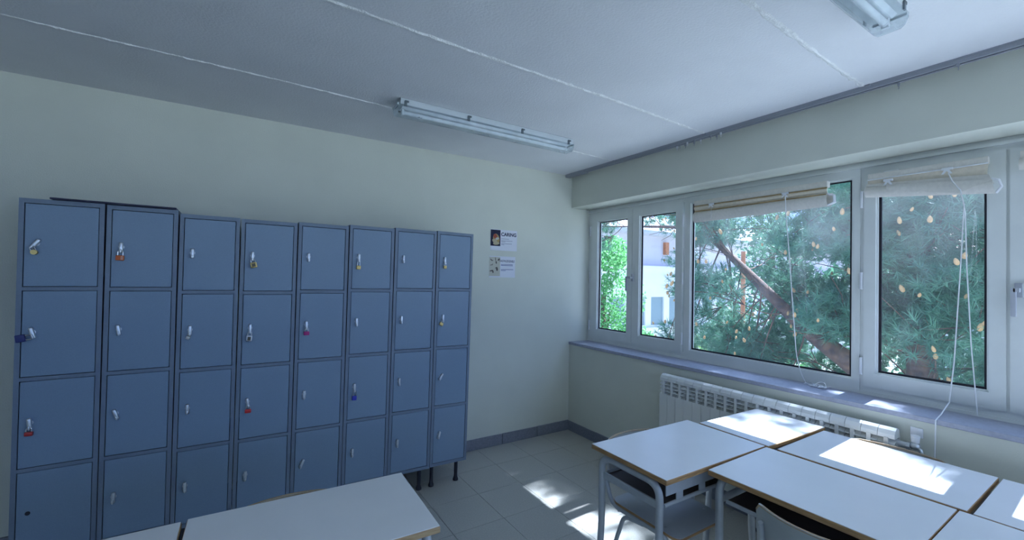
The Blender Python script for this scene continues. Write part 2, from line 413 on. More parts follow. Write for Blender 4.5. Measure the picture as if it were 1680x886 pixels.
for c in range(8):
    xa, xb = XS[c] + .0012, XS[c + 1] - .0012; w = xb - xa; xc = (xa + xb) / 2
    t = thing('locker', LLAB[c], 'locker', (xc, 0, 0), group='row of lockers along the back wall')
    t.rotation_euler = (0, math.radians(LEAN[c]), 0)
    z0 = LB + DZ[c]; zt = z0 + LH; h = w / 2; SW = .019
    b = MB()
    b.box(-h, -h + .003, YF + .004, YB, z0, zt); b.box(h - .003, h, YF + .004, YB, z0, zt)
    b.box(-h, h, YF + .004, YB, z0, z0 + .004); b.box(-h, h, YF + .004, YB, zt - .004, zt)
    b.box(-h, h, YB - .003, YB, z0, zt)
    rails = [(z0, z0 + .022)] + [(z0 + k * .44 - .009, z0 + k * .44 + .009) for k in (1, 2, 3)] + [(zt - .022, zt)]
    for a, d in rails: b.box(-h + SW, h - SW, YF, YF + .03, a, d)
    b.box(-h, -h + SW, YF, YF + .03, z0, zt); b.box(h - SW, h, YF, YF + .03, z0, zt)
    for k in (1, 2, 3): b.box(-h + .003, h - .003, YF + .03, YB, z0 + k * .44 - .002, z0 + k * .44 + .002)
    b.build('body', LOCKF, t)
    for r in range(4):
        lo, hi = rails[3 - r][1] + .0028, rails[4 - r][0] - .0028
        g = .003
        d = MB(); d.bbox(-h + SW + g, h - SW - g, YF + .001, YF + .019, lo, hi, b=.0015, seg=1)
        d = d.build('door', LOCKD, t)
        hx, hz = -h + SW + .042, (lo + hi) / 2 + .004
        ang = HT.get((c, r), RND.uniform(-3, 3))
        if (c, r) == (0, 3):
            k = MB(); k.tube([(hx + .0, YF - .0006, hz), (hx, YF + .001, hz)], .0095, 16); k.build('lock_hole', GASK, d)
            k2 = MB()
        else:
            hp = link('hasp', hasp_me, d); hp.location = (hx, YF + .001, hz); hp.rotation_euler = (0, math.radians(ang), 0); hp.scale = (1.3, 1.15, 1.2)
        cl, sl_ = math.cos(math.radians(LEAN[c])), math.sin(math.radians(LEAN[c]))
        hasp_world[(c, r)] = (xc + hx * cl + hz * sl_, YF, -hx * sl_ + hz * cl, math.radians(ang or 0))
    for sx in (-1, 1):
        for yy in (YF + .078, YB - .07):
            l = link('leg', leg_me, t); l.location = (sx * (h - .048), yy, max(0, 0)); l.scale = (1, 1, z0 / .172)
o = MB().bbox(-3.784, -3.290, -.545, -.20, 0, .009, b=.002).build('board', NAVY); o.location = (0, 0, 1.946)
o.rotation_euler = (0, .0035, 0)
o.location = (0, 0, LB + LH + .0095 - .0123)
tag(o, 'thin navy board lying on top of the two leftmost lockers', 'board')

def padlock(c, r, label, col, w=.03, hgt=.026, sh=.022, tilt=0.0, metal=0.0, rough=.4, round_=False, dial=False, yaw=0.0, d=.016, mark=False):
    x, y, z, a = hasp_world[(c, r)]
    bx, bz = x + math.sin(-a) * .016, z - math.cos(a) * .016     # eye of the hasp
    t = thing('padlock', label, 'padlock', (bx, y - .019, bz), group='padlocks on the locker doors')
    t.rotation_euler = (0, tilt, yaw)
    m_ = BRASS if col == 'brass' else mat('lock_' + '_'.join('%d' % (x_ * 100) for x_ in col), col, rough, metal)
    b = MB()
    if round_: b.tube([(0, -d / 2, -sh - hgt / 2), (0, d / 2, -sh - hgt / 2)], hgt / 2, 18)
    else: b.bbox(-w / 2, w / 2, -d / 2, d / 2, -sh - hgt, -sh, b=.004, seg=2)
    body = b.build('body', m_, t, smooth=True)
    s = MB(); q = w * .30; rr = .0028
    pts = [(-q, 0, -sh - .004)] + [(-q, 0, -q + .002)] + [(-q * math.cos(k * math.pi / 8), 0, -q + .002 + q * math.sin(k * math.pi / 8)) for k in range(1, 8)] + [(q, 0, -q + .002), (q, 0, -sh - .004)]
    s.tube(pts, rr, 8); s.build('shackle', STEEL, t, smooth=True)
    if dial:
        k = MB(); k.bbox(-w * .28, w * .28, -d / 2 - .002, -d / 2 + .001, -sh - hgt * .8, -sh - hgt * .2, b=.001, seg=1); k.build('dial', mat('dial_dark', (.10, .09, .06), .5), body)
    if mark:
        k = MB()
        for i in range(3): k.box(w * .12, w * .38, -d / 2 - .0006, -d / 2 + .0004, -sh - hgt * (.25 + .25 * i) - .001, -sh - hgt * (.25 + .25 * i) + .001)
        k.build('printed_mark', mat('mark_white', (.8, .75, .7), .6), body)
R_ = math.radians
padlock(0, 0, 'greenish brass padlock on the top door of the leftmost locker', 'brass', .030, .024, .016, R_(-20), round_=True)
padlock(0, 1, 'dark blue padlock sticking out sideways on the leftmost locker', (.02, .03, .16), .036, .034, .024, R_(80))
padlock(0, 2, 'red padlock on the third door of the leftmost locker', (.42, .03, .03), .030, .020, .018, 0)
padlock(1, 0, 'large orange padlock with printed marks on a top door', (.62, .13, .025), .034, .027, .024, R_(2), mark=True)
padlock(2, 1, 'small silver padlock hanging askew on a second door', (.45, .46, .42), .020, .018, .014, R_(18), metal=.8)
padlock(3, 0, 'squarish brass padlock with a dial on the fourth locker', 'brass', .034, .032, .020, R_(-12), dial=True)
padlock(3, 1, 'silver combination padlock on the second door of the fourth locker', (.55, .58, .60), .030, .036, .022, R_(6), metal=.7, dial=True)
padlock(3, 2, 'bright red padlock on the third door of the fourth locker', (.55, .03, .03), .032, .022, .020, 0)
padlock(4, 1, 'magenta padlock on the second door of the fifth locker', (.45, .02, .20), .032, .024, .020, 0)
padlock(5, 0, 'brass padlock with long steel shackle on a top door', 'brass', .028, .026, .034, R_(3))
padlock(5, 2, 'royal blue padlock with long shackle on a third door', (.025, .04, .42), .030, .030, .034, R_(3))
padlock(7, 0, 'small brass padlock on the top door of the rightmost locker', 'brass', .024, .024, .020, R_(4))
padlock(7, 1, 'brass padlock hanging askew on the rightmost locker', 'brass', .030, .024, .018, R_(32))

# ------------------------------------------------------------------ ceiling lamps
def make_lamp(label, loc, L=1.40):
    t = thing('ceiling_lamp', label, 'ceiling lamp', loc, group='tube lamps on the ceiling')
    h = L / 2
    b = MB().prism([(-.052, 0), (.052, 0), (.058, -.012), (.058, -.042), (-.058, -.042), (-.058, -.012)], 0, -h + .012, h - .012)
    b.build('housing', LHOUS, t)
    # clear cover: open shell
    c = MB(); P = [(-.060, -.040), (-.060, -.056), (-.050, -.082), (-.036, -.094), (.036, -.094), (.050, -.082), (.060, -.056), (.060, -.040)]
    for (a, d) in zip(P, P[1:]):
        c.add([(-h, a[0], a[1]), (h, a[0], a[1]), (h, d[0], d[1]), (-h, d[0], d[1])], [(0, 1, 2, 3)])
    for s in (-h, h): c.add([(s, y, z) for y, z in P], [tuple(range(len(P)))])
    c.build('cover', LCOVER, t)
    r = MB().prism([(-.034, -.043), (.034, -.043), (.018, -.054), (-.018, -.054)], 0, -h + .03, h - .03); r.build('reflector', LREFL, t)
    tb = MB().tube([(-h + .05, 0, -.072), (h - .05, 0, -.072)], .013, 14); tb = tb.build('tube', LTUBE, t, smooth=True)
    e = MB()
    for s in (-1, 1):
        e.tube([(s * (h - .05), 0, -.072), (s * (h - .062), 0, -.072)], .0142, 14)
        e.box(s * (h - .05), s * (h - .035), -.012, .012, -.090, -.042)
    e.build('lampholder', WHITEP, tb)
    for s in (-1, 1):
        for f in (-.94, -.32, .30, .92):
            k = MB(); yy = s * .0615
            k.box(f * h - .008, f * h + .008, yy - .003, yy + .003, -.052, -.020); k.box(f * h - .004, f * h + .020, yy - .003, yy + .003, -.026, -.016)
            k.build('clip', CLIP, t)
    k = MB()
    for s in (-1, 1): k.box(s * h, s * (h + .006), -.054, .054, -.048, -.036)
    k.build('rim', LHOUS, t)
    MB().box(-h + .012, h - .012, -.0535, .0535, -.0005, .0005).build('mounting_gasket', CLIP, t)
    return t
make_lamp('long tube lamp on the ceiling above the lockers', (-1.488, -.893, ZC))
l2 = make_lamp('tube lamp on the ceiling cut off by the top of the view', (-1.522, -2.905, ZC))

# ------------------------------------------------------------------ curtain rail
t = thing('curtain_rail', 'grey double curtain rail fixed along the ceiling by the windows', 'curtain rail')
r = MB(); ys, ye = -.01, -6.8
for xx in (-.085, -.055): r.box(xx - .008, xx + .008, ye, ys, ZC - .024, ZC - .006)
r.box(-.098, -.042, ye, ys, ZC - .006, ZC)
r.build('rail', RAIL, t)
MB().box(-.100, -.040, -.30, -.012, ZC - .030, ZC - .004).build('end_cover', RAIL, t)
for k, y in enumerate([-1.36 - .035 * i + RND.uniform(-.01, .01) for i in range(7)] + [-1.66, -1.69, -1.74, -2.72, -2.95]):
    g = MB(); xx = -.085 if k % 2 else -.055
    g.box(xx - .004, xx + .004, y - .005, y + .005, ZC - .040, ZC - .020); g.tube([(xx, y, ZC - .040), (xx + .004, y, ZC - .050), (xx, y, ZC - .056)], .0022, 6)
    g.build('glider', RAIL if k % 3 else WHITEP, t)
for y in (-.7, -1.62, -2.6, -3.5, -4.5):
    MB().box(-.105, -.035, y - .012, y + .012, ZC - .010, ZC - .001).build('bracket', RAIL, t)

# ------------------------------------------------------------------ radiator
t = thing('radiator', 'white sectional radiator under the windows', 'radiator', (0, 0, 0))
RP = .0735; R0 = -1.253; RT, RB = .848, .26; XR0, XR1 = -.105, -.022
sec = MB(); hh = RP / 2 - .0011
# domed top cap, profile in x-z
prof_ = [(XR0 + .004, RT - .05), (XR0 + .006, RT - .03), (XR0 + .018, RT - .010), (XR0 + .034, RT), (XR1 - .03, RT), (XR1 - .012, RT - .012), (XR1, RT - .05)]
sec.prism([(x, z) for x, z in prof_], 1, -hh, hh)
sec.box(XR0, XR0 + .010, -hh, hh, RB, RT - .155)               # front plate
sec.box(XR0, XR0 + .012, -.009, .009, RT - .155, RT - .046)    # upright between the louvres
sec.box(XR0 + .012, XR1, -.004, .004, RB, RT - .045)           # web
sec.box(XR1 - .008, XR1, -hh, hh, RB, RT - .05)
sec.tube([(XR0 + .05, -hh - .001, RT - .075), (XR0 + .05, hh + .001, RT - .075)], .02, 12)
sec.tube([(XR0 + .05, -hh - .001, RB + .05), (XR0 + .05, hh + .001, RB + .05)], .02, 12)
sec_me = sec.mesh('section', RADM)
lou = MB()
for i in range(4):
    z = RT - .066 - .027 * i
    for s in (-1, 1):
        lou.add([(XR0 + .002, s * .009, z - .010), (XR0 + .002, s * hh, z - .010), (XR0 + .030, s * hh, z + .006), (XR0 + .030, s * .009, z + .006),
                 (XR0 + .002, s * .009, z - .013), (XR0 + .002, s * hh, z - .013), (XR0 + .030, s * hh, z + .003), (XR0 + .030, s * .009, z + .003)],
                [(0, 1, 2, 3), (7, 6, 5, 4), (0, 4, 5, 1), (2, 6, 7, 3), (1, 5, 6, 2), (0, 3, 7, 4)])
lou_me = lou.mesh('louvre', RADM)
for i in range(20):
    s = link('section', sec_me, t); s.location = (0, R0 - RP * (i + .5), 0)
    l = link('louvre', lou_me, s)
ye = R0 - RP * 20
v = MB(); v.tube([(XR0 + .05, ye, RT - .075), (XR0 + .05, ye - .035, RT - .075)], .016, 12).tube([(XR0 + .05, ye - .035, RT - .075), (XR0 + .05, ye - .05, RT - .075)], .021, 6)
v.tube(fillet([(XR0 + .05, ye - .05, RT - .075), (XR0 + .05, ye - .09, RT - .075), (XR0 + .05, ye - .09, RT - .20), (-.03, ye - .09, RT - .24), (-.03, ye - .09, .02)], .03), .010, 10)
v.ball((XR0 + .05, ye - .068, RT - .068), .022, 12, 8)
v.build('valve', CHROME, t, smooth=True)
MB().tube([(XR0 + .05, ye - .068, RT - .05), (XR0 + .05, ye - .068, RT - .015)], [.016, .019], 14).build('valve_knob', WHITEP, t, smooth=True)
for y in (R0 - .2, R0 - 1.2): MB().box(-.03, -.0005, y - .012, y + .012, RT - .14, RT - .09).build('wall_bracket', RADM, t)
o = MB().bbox(-.008, -.0003, ye - .085, ye - .035, RT - .035, RT + .015, b=.003).build('wall_plate', WHITEP)
tag(o, 'small white plate on the wall beside the radiator valve', 'wall plate')

# ------------------------------------------------------------------ desks
ZT = .775
def desk(label, cx, cy_, w, d, rot, tilt=0.0, back_tabs=True, edge=None):
    """w along local x, d along local y, pupil sits on local -y"""
    t = thing('school_desk', label, 'desk', (cx, cy_, 0), rot + tilt, group='white school desks')
    a, b = w / 2, d / 2
    core = MB().bbox(-a, a, -b, b, ZT - .024, ZT - .0022, b=.003, seg=2).build('tabletop', edge or WOODE, t)
    MB().bbox(-a + .0022, a - .0022, -b + .0022, b - .0022, ZT - .003, ZT, b=.0008, seg=1).build('laminate', LAM, core)
    for s in (-1, 1):
        x = s * (a - .024)
        pts = fillet([(x + s * .004, -b + .030, .012), (x, -b + .055, .40), (x, -b + .052, ZT - .045), (x, b - .052, ZT - .045), (x, b - .055, .40), (x + s * .004, b - .030, .012)], .07, 7)
        f = MB().tube(pts, .0165, 12); f = f.build('leg_frame', GREYT, t, smooth=True)
        for yy in (-b + .030, b - .030):
            MB().tube([(x + s * .004, yy, 0), (x + s * .004, yy, .022)], .0195, 12).build('foot_cap', RUB, f, smooth=True)
        MB().bbox(x - .006, x + .006, -b + .06, b - .06, ZT - .150, ZT - .118, b=.003).build('side_rail', GREYT, t)
    tr = MB().box(-a + .045, a - .045, -b + .06, b - .045, ZT - .140, ZT - .136); tr.build('tray', TRAYD, t)
    p = MB(); yb = b - .042
    p.box(-a + .05, a - .05, yb - .002, yb + .002, ZT - .095, ZT - .030)
    if back_tabs:
        n = 4
        for i in range(n):
            xx = -a + .14 + (w - .28) * i / (n - 1); p.box(xx - .022, xx + .022, yb - .002, yb + .0025, ZT - .125, ZT - .095)
    p.build('tray_back', TRAYM, t)
    MB().tube([(-a + .04, yb, ZT - .133), (a - .04, yb, ZT - .133)], .0085, 10).build('rear_bar', GREYT, t, smooth=True)
    MB().bbox(-a + .05, a - .05, -b + .055, -b + .062, ZT - .140, ZT - .122, b=.002, seg=1).build('tray_lip', TRAYM, t)
    return t
H = math.pi / 2
# corner positions measured on the desk-top plane
desk('white desk standing crosswise at the left end of the window group', -1.098, -2.163, .756, .452, math.pi, R_(-.6))
desk('small white desk with a sun patch touching the radiator', -.412, -2.214, .592, .395, math.pi, R_(-1.6))
desk('white desk in front of the long sun patch, chair pushed in on its left', -.977, -2.744, .680, .498, -H, R_(.8))
desk('white desk by the wall with the longest sun patch on it', -.450, -2.770, .660, .520, H, R_(.5))
desk('white desk cut off by the right edge, under the third window', -.446, -3.462, .700, .530, H, R_(1.0))
desk('white desk in the bottom right corner of the view', -.970, -3.432, .690, .500, -H, R_(.8))
desk('white desk with pale wooden edge in front of the middle lockers', -2.757, -1.981, .722, .442, math.pi, R_(-1.6), edge=WOODL)
desk('white desk at the bottom left in front of the left lockers', -3.487, -1.976, .720, .442, math.pi, R_(-.4))

# ------------------------------------------------------------------ chairs
def chair(label, x, y, rot, bh=.80):
    """faces local +y, origin on the floor under the seat"""
    t = thing('school_chair', label, 'chair', (x, y, 0), rot, group='school chairs pushed under the desks')
    # seat with rounded corners, a slight dish and a rolled front
    def slab(w, y0, y1, r, z, th, drop):
        poly = []
        for cx, cy_, a0 in ((w - r, y1 - r, 0), (-w + r, y1 - r, H), (-w + r, y0 + r, 2 * H), (w - r, y0 + r, 3 * H)):
            for k in range(7): a = a0 + H * k / 6; poly.append((cx + r * math.cos(a), cy_ + r * math.sin(a)))
        n = len(poly); V = []; F = []
        rings = (1.0, .8, .5, .2)
        for zz, sg in ((z, 1), (z - th, -1)):
            for q in rings:
                for (px, py) in poly:
                    xx, yy = px * q, (y0 + y1) / 2 + (py - (y0 + y1) / 2) * q
                    dz = -.008 * (1 - (xx / w) ** 2) - drop * max(0, (yy - (y1 - .08)) / .08) ** 2
                    V.append((xx, yy, zz + dz))
        m_ = len(rings)
        for s in range(2):
            o_ = s * m_ * n
            for i in range(m_ - 1):
                for k in range(n): F.append((o_ + i * n + k, o_ + i * n + (k + 1) % n, o_ + (i + 1) * n + (k + 1) % n, o_ + (i + 1) * n + k))
            F.append(tuple(o_ + (m_ - 1) * n + k for k in range(n)))
        for k in range(n): F.append((k, (k + 1) % n, m_ * n + (k + 1) % n, m_ * n + k))
        return MB().add(V, F)
    core = slab(.19, -.20, .20, .06, .4495, .011, .02).build('seat', WOODE, t)
    slab(.188, -.198, .198, .058, .4515, .0025, .02).build('seat_laminate', SEATM, core, smooth=True)
    for s in (-1, 1):
        for yy in (-.12, .12):
            b = MB().ball((s * .15, yy, .4485), (.007, .007, .004), 8, 5); b.build('rivet', CHROME, core, smooth=True)
    # curved backrest
    n = 16; V = []; F = []; zs = (bh - .20, bh - .195, bh - .006, bh)
    def bp(u, z, off):
        a = u * .62; rr = .36
        x_ = rr * math.sin(a) * 1.0; y_ = -.225 - .05 * (z - .45) / .33 + rr * (1 - math.cos(a)) - off
        return (x_, y_, z)
    rows_ = []
    for off in (0.0, .010):
        for j in range(5):
            for i in range(n + 1):
                u = -1 + 2 * i / n
                e = max(0, abs(u) - .82) / .18; ins = .035 * e * e
                z = (bh - .21 + ins) + (.21 - 2 * ins) * j / 4
                V.append(bp(u, z, off))
    W = n + 1
    for o_ in (0, 5 * W):
        for j in range(4):
            for i in range(n): F.append((o_ + j * W + i, o_ + j * W + i + 1, o_ + (j + 1) * W + i + 1, o_ + (j + 1) * W + i))
    for i in range(n): F.append((i, i + 1, 5 * W + i + 1, 5 * W + i)); F.append((4 * W + i, 4 * W + i + 1, 9 * W + i + 1, 9 * W + i))
    for j in range(4): F.append((j * W, (j + 1) * W, 5 * W + (j + 1) * W, 5 * W + j * W)); F.append((j * W + n, (j + 1) * W + n, 5 * W + (j + 1) * W + n, 5 * W + j * W + n))
    bk = MB().add(V, F).build('backrest', BACKM, t, smooth=True)
    e = MB().tube([Vector(bp(-.98 + 1.96 * i / n, bh - .004 - (.03 if i in (0, n) else 0.004 if i in (1, n - 1) else 0), .005)) for i in range(n + 1)], .0058, 6)
    e.build('top_edge', WOODL, bk, smooth=True)
    for s in (-1, 1):
        x_ = s * .185
        ub = bp(s * .80, bh - .06, .018); um = bp(s * .80, bh - .20, .018)
        pts = fillet([ub, um, (x_, -.235, .55), (x_, -.185, .425), (x_, .17, .425), (x_, .225, .012)], .05, 6)
        fr = MB().tube(pts, .011, 10).build('side_frame', GREYT, t, smooth=True)
        rl = MB().tube(fillet([(x_, .02, .420), (x_, -.10, .405), (x_, -.24, .012)], .04, 5), .011, 10).build('leg', GREYT, t, smooth=True)
        for q in ((x_, .225), (x_, -.24)):
            MB().tube([(q[0], q[1], 0), (q[0], q[1], .02)], .014, 10).build('foot_cap', RUB, fr if q[1] > 0 else rl, smooth=True)
    MB().tube([(-.185, .10, .418), (.185, .10, .418)], .009, 8).build('cross_bar', GREYT, t, smooth=True)
    MB().tube([(-.185, -.14, .414), (.185, -.14, .414)], .009, 8).build('cross_bar', GREYT, t, smooth=True)
    return t
chair('grey chair whose seat shows under the crosswise desk', -1.125, -2.105, math.pi, .742)
chair('grey chair seen from behind at the bottom edge of the view', -1.150, -2.868, -H, .806).scale = (.86, 1, 1)
chair('grey chair squeezed between the sunny desk and the window wall', -.352, -2.755, H, .772).scale = (1, .8, 1)
chair('grey chair behind the desk with pale wooden edge', -2.815, -1.955, math.pi, .748)
chair('grey chair behind the desk at the bottom left', -3.470, -1.955, math.pi, .741)

# ------------------------------------------------------------------ posters on the back wall
def text_mesh(s, size, name='lettering', bold=.035):
    cu = bpy.data.curves.new(name, 'FONT'); cu.body = s; cu.size = size; cu.align_x = 'LEFT'; cu.offset = size * bold
    to = bpy.data.objects.new(name, cu); COL.objects.link(to)
    dg = bpy.context.evaluated_depsgraph_get(); me = bpy.data.meshes.new_from_object(to.evaluated_get(dg))
    bpy.data.objects.remove(to); return me
def lettering(s, size, width, x, z, y, parent, m):
    me = text_mesh(s, size, bold=.035 if len(s) < 8 else .012); me.materials.clear(); me.materials.append(m)
    xs = [v.co.x for v in me.vertices]; k = width / (max(xs) - min(xs)); x0 = min(xs)
    for v in me.vertices: v.co = Vector((x + (v.co.x - x0) * k, y, z + v.co.y))
    o = link('lettering', me, parent); return o
def blob(pts, y, name, m, parent):
    MB().add([(a, y, b) for a, b in pts], [tuple(range(len(pts)))]).build(name, m, parent)
def oval(cx, cz, rx, rz, rot=0, n=14):
    return [(cx + rx * math.cos(2 * math.pi * i / n) * math.cos(rot) - rz * math.sin(2 * math.pi * i / n) * math.sin(rot), cz + rx * math.cos(2 * math.pi * i / n) * math.sin(rot) + rz * math.sin(2 * math.pi * i / n) * math.cos(rot)) for i in range(n)]
def poster(label, x0, x1, z0, z1):
    t = thing('poster', label, 'poster', (x0, -.0005, z0), group='paper posters on the back wall')
    MB().box(0, x1 - x0, -.001, 0, 0, z1 - z0).build('sheet', PAPER, t); return t, x1 - x0, z1 - z0
pc = lambda n, c: mat('print_' + n, c, .75)
t, w, h = poster('white paper poster reading CARING with a dark picture', -.988, -.690, 1.856, 2.056)
MB().box(0, .108, -.0016, -.0008, .042, .196).build('picture', pc('dark', (.012, .014, .05)), t)
blob(oval(.062, .108, .036, .052, .25), -.0020, 'picture_shape', pc('ochre', (.42, .29, .12)), t)
blob(oval(.050, .134, .020, .024, .6), -.0023, 'picture_shape', pc('rose', (.35, .08, .05)), t)
blob(oval(.046, .086, .032, .018, -.5), -.0026, 'picture_shape', pc('cream', (.50, .42, .28)), t)
blob(oval(.072, .112, .020, .012, .3), -.0029, 'picture_shape', pc('pale', (.55, .55, .50)), t)
blob(oval(.062, .066, .036, .014, .1), -.0032, 'picture_shape', pc('cream', (.50, .42, .28)), t)
lettering('CARING', .046, .172, .116, .142, -.0016, t, INK)
for (a, b, z) in ((.118, .205, .112), (.118, .245, .094), (.118, .165, .083), (.118, .240, .066), (.118, .152, .055)):
    MB().box(a, b, -.0014, -.0009, z, z + .004).build('text_line', mat('print_grey', (.25, .26, .36), .8), t)
t, w, h = poster('white paper poster reading KNOWLEDGEABLE with sketches on cream', -.996, -.706, 1.598, 1.800)
MB().box(0, .118, -.0016, -.0008, .012, .194).build('picture', pc('buff', (.56, .55, .46)), t)
dk = pc('sepia', (.10, .085, .075))
for cx, cz, rx, rz, ro in ((.020, .165, .016, .005, -.7), (.034, .160, .010, .003, .2), (.066, .172, .004, .020, .1), (.074, .142, .007, .014, .1), (.102, .170, .016, .008, .7),
                           (.020, .116, .014, .003, .2), (.034, .122, .003, .010, 0), (.024, .062, .022, .006, .2), (.040, .052, .008, .012, .2), (.084, .078, .010, .018, .1), (.074, .092, .014, .004, .5)):
    blob(oval(cx, cz, rx, rz, ro, 10), -.0020, 'picture_shape', dk, t)
lettering('KNOWLEDGEABLE', .030, .168, .112, .148, -.0022, t, INK)
for (a, b, z) in ((.128, .262, .122), (.128, .262, .113), (.128, .268, .074), (.128, .182, .064)):
    MB().box(a, b, -.0014, -.0009, z, z + .0045).build('text_line', INKB, t)

# ------------------------------------------------------------------ blinds
def strip(pts_top, pts_bot, x_prof, n):
    """cloth hung between two y-z lines; x_prof gives the x of each row from top to bottom"""
    V = []; F = []; m_ = len(x_prof)
    for j in range(m_):
        q = j / (m_ - 1)
        for i in range(n + 1):
            u = i / n
            y = (pts_top[0][0] * (1 - u) + pts_top[1][0] * u) * (1 - q) + (pts_bot[0][0] * (1 - u) + pts_bot[1][0] * u) * q
            z = (pts_top[0][1] * (1 - u) + pts_top[1][1] * u) * (1 - q) + (pts_bot[0][1] * (1 - u) + pts_bot[1][1] * u) * q
            V.append((x_prof[j], y, z))
    o_ = len(V); V += [(x + .004, y, z) for x, y, z in V]
    W = n + 1
    for s in (0, o_):
        for j in range(m_ - 1):
            for i in range(n): F.append((s + j * W + i, s + j * W + i + 1, s + (j + 1) * W + i + 1, s + (j + 1) * W + i))
    for i in range(n):
        F.append((i, i + 1, o_ + i + 1, o_ + i)); k = (m_ - 1) * W; F.append((k + i, k + i + 1, o_ + k + i + 1, o_ + k + i))
    for j in range(m_ - 1):
        F.append((j * W, (j + 1) * W, o_ + (j + 1) * W, o_ + j * W)); k = n; F.append((j * W + k, (j + 1) * W + k, o_ + (j + 1) * W + k, o_ + j * W + k))
    return MB().add(V, F)
def clip_part(parent, y, z, x):
    c = MB(); c.bbox(x - .010, x, y - .022, y + .022, z - .004, z + .010, b=.003)
    c.add([(x - .012, y - .008, z), (x - .012, y + .008, z), (x - .012, y + .022, z - .026), (x - .012, y + .012, z - .026), (x - .012, y, z - .010), (x - .012, y - .012, z - .026), (x - .012, y - .022, z - .026)], [(0, 1, 2, 3, 4), (0, 4, 5, 6)])
    c.build('cord_clip', WHITEP, parent)
t = thing('roman_blind', 'cream fabric blind pulled up level on the wide fixed window', 'blind', group='blinds pulled up at the windows')
MB().bbox(.192, .236, -2.297, -1.338, 2.222, 2.262, b=.003).build('headrail', BLINDF, t)
strip([(-1.340, 2.222), (-2.297, 2.222)], [(-1.340, 2.180), (-2.297, 2.180)], [.196, .190, .192, .200], 8).build('upper_fold', BLINDB, t)
MB().box(.186, .196, -2.297, -1.341, 2.214, 2.219).build('batten', BATTEN, t)
MB().box(.188, .199, -2.292, -1.345, 2.171, 2.178).build('batten', BATTEN, t)
strip([(-1.338, 2.172), (-2.296, 2.185)], [(-1.330, 2.085), (-2.296, 2.098)], [.203, .188, .182, .182, .186, .195, .207], 8).build('lower_fold', BLINDF, t, smooth=True)
strip([(-1.345, 2.160), (-2.312, 2.185)], [(-1.345, 2.090), (-2.312, 2.098)], [.232, .240, .238, .226, .210], 8).build('back_fold', BLINDF, t, smooth=True)
for s in range(3): MB().tube([(.200 + .012 * s, -2.296, 2.18 - .004 * s), (.205 + .012 * s, -2.325, 2.17), (.203 + .012 * s, -2.330, 2.12), (.198 + .012 * s, -2.296, 2.105)], .005, 6).build('folded_end', WHITEP, t)
clip_part(t, -1.50, 2.214, .187); clip_part(t, -2.05, 2.214, .187)
MB().tube([(.184, -1.50, 2.19), (.180, -1.501, 2.10)], .0016, 6).build('cord', CORD, t)
pts = [(.180, -2.052, 2.20), (.176, -2.058, 2.09), (.184, -2.078, 1.80), (.190, -2.100, 1.45), (.200, -2.122, 1.10), (.205, -2.15, .99), (.20, -2.18, .938)]
MB().tube(fillet(pts, .1, 4), .0028, 7).build('cord', CORD, t, smooth=True)
for q in range(3):
    rr = random.Random(q + 3); P = []
    for i in range(16):
        a = i * .85 + q; P.append((.185 + .035 * math.sin(a) * rr.uniform(.5, 1), -2.20 - i * .007 + .025 * math.cos(a), ZS + .004 + (.028 if i in (9, 10) and q == 0 else rr.uniform(0, .012))))
    MB().tube(fillet(P, .02, 3), .0026, 6).build('cord_coil', CORD, t, smooth=True)
t = thing('roman_blind', 'cream fabric blind hanging crooked on the tall casement', 'blind', group='blinds pulled up at the windows')
MB().bbox(.200, .236, -3.000, -2.505, 2.226, 2.262, b=.003).build('headrail', BLINDF, t)
strip([(-2.505, 2.228), (-3.000, 2.228)], [(-2.503, 2.186), (-2.990, 2.130)], [.204, .206, .210, .212], 10).build('upper_fold', BLINDB, t)
strip([(-2.500, 2.205), (-3.000, 2.170)], [(-2.500, 2.178), (-3.02, 2.118)], [.206, .196, .196, .204], 10).build('upper_fold', BLINDF, t, smooth=True)
strip([(-2.494, 2.190), (-3.012, 2.145)], [(-2.494, 2.125), (-3.026, 2.068)], [.205, .188, .181, .181, .188, .204], 10).build('lower_fold', BLINDF, t, smooth=True)
strip([(-2.60, 2.184), (-3.018, 2.138)], [(-2.60, 2.150), (-2.90, 2.085)], [.186, .178, .176, .178], 10).build('front_fold', BLINDF, t, smooth=True)
MB().tube([(.200, -2.505, 2.226), (.198, -3.000, 2.226)], .0035, 6).build('batten', WHITEP, t)
MB().tube([(.20, -3.012, 2.145), (.196, -3.035, 2.135), (.198, -3.045, 2.10), (.20, -3.026, 2.07)], .006, 6).build('folded_end', WHITEP, t)
clip_part(t, -2.607, 2.205, .190); clip_part(t, -2.852, 2.222, .196)
MB().bbox(.226, .246, -2.645, -2.575, 2.255, 2.272, b=.002).build('bracket', WHITEP, t)
MB().tube([(.184, -2.858, 2.20), (.180, -2.875, 2.15), (.176, -2.905, 2.10), (.180, -2.918, 2.02), (.185, -2.902, 1.65), (.19, -2.880, 1.20), (.17, -2.866, .99), (.05, -2.862, .945), (-.018, -2.858, .925), (-.022, -2.854, .66), (-.022, -2.852, .60)], .0028, 7).build('cord', CORD, t, smooth=True)
MB().tube([(.176, -2.905, 2.10), (.182, -2.922, 1.98), (.19, -2.926, 1.70), (.20, -2.940, 1.30), (.205, -2.955, 1.05), (.20, -2.962, .945)], .0026, 7).build('cord', CORD, t, smooth=True)
t = thing('roman_blind', 'cream fabric blind cut off by the right edge of the view', 'blind', group='blinds pulled up at the windows')
MB().bbox(.200, .236, -3.60, -3.105, 2.226, 2.262, b=.003).build('headrail', BLINDF, t)
strip([(-3.102, 2.228), (-3.60, 2.228)], [(-3.102, 2.170), (-3.60, 2.170)], [.203, .188, .182, .184, .200], 6).build('lower_fold', BLINDF, t, smooth=True)

